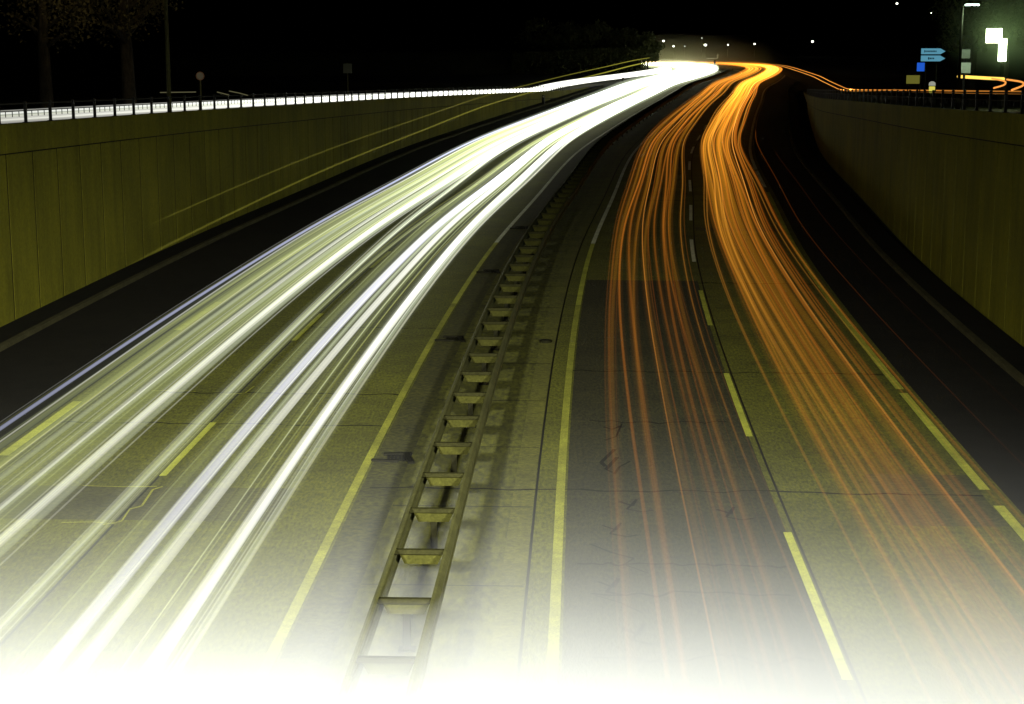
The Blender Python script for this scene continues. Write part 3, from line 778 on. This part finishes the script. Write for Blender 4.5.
for k in range(14): sm_.tube([(-10.5 + 1.6 * k, 0, -.1), (-10.5 + 1.6 * k + q.uniform(-.2, .2), 0, 2.6)], [.06, .02], 6)
sm_.build('stems', M['bark'], hroot)

# ------------------------------------------------------------------ made-up fog bank, shaped to fade the nearest road to white
FADE_D = .157
def fade_h(y):
    pts = [(4, 4.5), (8, 3.75), (11.1, 2.95), (14.5, 1.96), (18.0, 1.13), (20.9, .62), (23.8, .28), (26.2, .14), (30, .045), (34, .008), (40, .0)]
    for (a, ha), (b_, hb) in zip(pts, pts[1:]):
        if a <= y <= b_:
            t = (y - a) / (b_ - a); return ha + (hb - ha) * t
    return 0.0
mm = MB(); ys = rng(4, 40, 1.0); xs = [-14.9, -7, 0, 5.5, 11.0]; n = len(xs)
hs = [sum(fade_h(y + d) for d in (-1.5, -.75, 0, .75, 1.5)) / 5 for y in ys]
for y, h in zip(ys, hs):
    for x in xs: mm.v.append((x + .035 * y * 1.0, y, .03 + max(.0004, h)))
for y in ys:
    for x in xs: mm.v.append((x + .035 * y * 1.0, y, .03))
k0 = len(ys) * n
for i in range(len(ys) - 1):
    for j in range(n - 1):
        a = i * n + j
        mm.f.append((a, a + 1, a + n + 1, a + n)); mm.f.append((k0 + a, k0 + a + n, k0 + a + n + 1, k0 + a + 1))
    mm.f.append((i * n, i * n + n, k0 + i * n + n, k0 + i * n)); a = i * n + n - 1
    mm.f.append((a, k0 + a, k0 + a + n, a + n))
for j in range(n - 1):
    mm.f.append((j, k0 + j, k0 + j + 1, j + 1)); a = (len(ys) - 1) * n + j
    mm.f.append((a, a + 1, k0 + a + 1, k0 + a))
fade_mist = mm.build('fade_mist', None, None, True)
mt = bpy.data.materials.new('fade_mist'); mt.use_nodes = True; n_ = mt.node_tree; n_.nodes.clear()
pv = n_.nodes.new('ShaderNodeVolumePrincipled'); pv.inputs['Color'].default_value = (.93, .95, 1, 1); pv.inputs['Density'].default_value = FADE_D
pv.inputs['Anisotropy'].default_value = 0.0
oo = n_.nodes.new('ShaderNodeOutputMaterial'); n_.links.new(pv.outputs[0], oo.inputs['Volume']); mt.cycles.homogeneous_volume = True
fade_mist.data.materials.append(mt)
fade_mist['kind'] = 'stuff'; tag(fade_mist, 'added white fade bank lying over the nearest stretch of road', 'fade_mist')

# ------------------------------------------------------------------ added haze for the glow at the far bend and the sign's lens glare
def fog(name, label, ctr, size, dens, aniso, col):
    m = MB(); n0, n1 = 16, 10
    for j in range(n1 + 1):
        ph = math.pi * j / n1
        for k in range(n0):
            th = 2 * math.pi * k / n0
            m.v.append((ctr[0] + size[0] * math.sin(ph) * math.cos(th), ctr[1] + size[1] * math.sin(ph) * math.sin(th), max(.05 if ctr[2] < 2 else zst_r(90), ctr[2] + size[2] * math.cos(ph))))
    for j in range(n1):
        for k in range(n0):
            k2 = (k + 1) % n0
            m.f.append((j * n0 + k, j * n0 + k2, (j + 1) * n0 + k2, (j + 1) * n0 + k))
    o = local(m.build(name, None), ctr)
    mt_ = bpy.data.materials.new(name); mt_.use_nodes = True; n_ = mt_.node_tree; n_.nodes.clear()
    pv = n_.nodes.new('ShaderNodeVolumePrincipled'); pv.inputs['Color'].default_value = (*col, 1)
    pv.inputs['Anisotropy'].default_value = aniso
    tc = n_.nodes.new('ShaderNodeTexCoord'); mp = n_.nodes.new('ShaderNodeMapping'); mp.inputs['Scale'].default_value = [1 / k for k in size]
    gr = n_.nodes.new('ShaderNodeTexGradient'); gr.gradient_type = 'SPHERICAL'        # thins out to nothing at its rim
    n_.links.new(tc.outputs['Object'], mp.inputs[0]); n_.links.new(mp.outputs[0], gr.inputs[0])
    pw = n_.nodes.new('ShaderNodeMath'); pw.operation = 'POWER'; pw.inputs[1].default_value = 1.5; n_.links.new(gr.outputs['Fac'], pw.inputs[0])
    ml = n_.nodes.new('ShaderNodeMath'); ml.operation = 'MULTIPLY'; ml.inputs[1].default_value = dens; n_.links.new(pw.outputs[0], ml.inputs[0])
    n_.links.new(ml.outputs[0], pv.inputs['Density'])
    oo = n_.nodes.new('ShaderNodeOutputMaterial'); n_.links.new(pv.outputs[0], oo.inputs['Volume'])
    o.data.materials.append(mt_); o['kind'] = 'stuff'; return tag(o, label, 'haze')
fog('bend_glow_haze', 'added pale haze for the glow above the white headlight streaks at the far bend', (33, 328, .5), (22, 26, 6.5), .05, .3, (1, .95, .6))
fog('sign_glare_haze', 'added greenish haze for the glare around the illuminated sign and lamp at right', (23.4, 81, 7.9), (3.6, 4.5, 3.0), .12, .2, (.75, 1, .6))
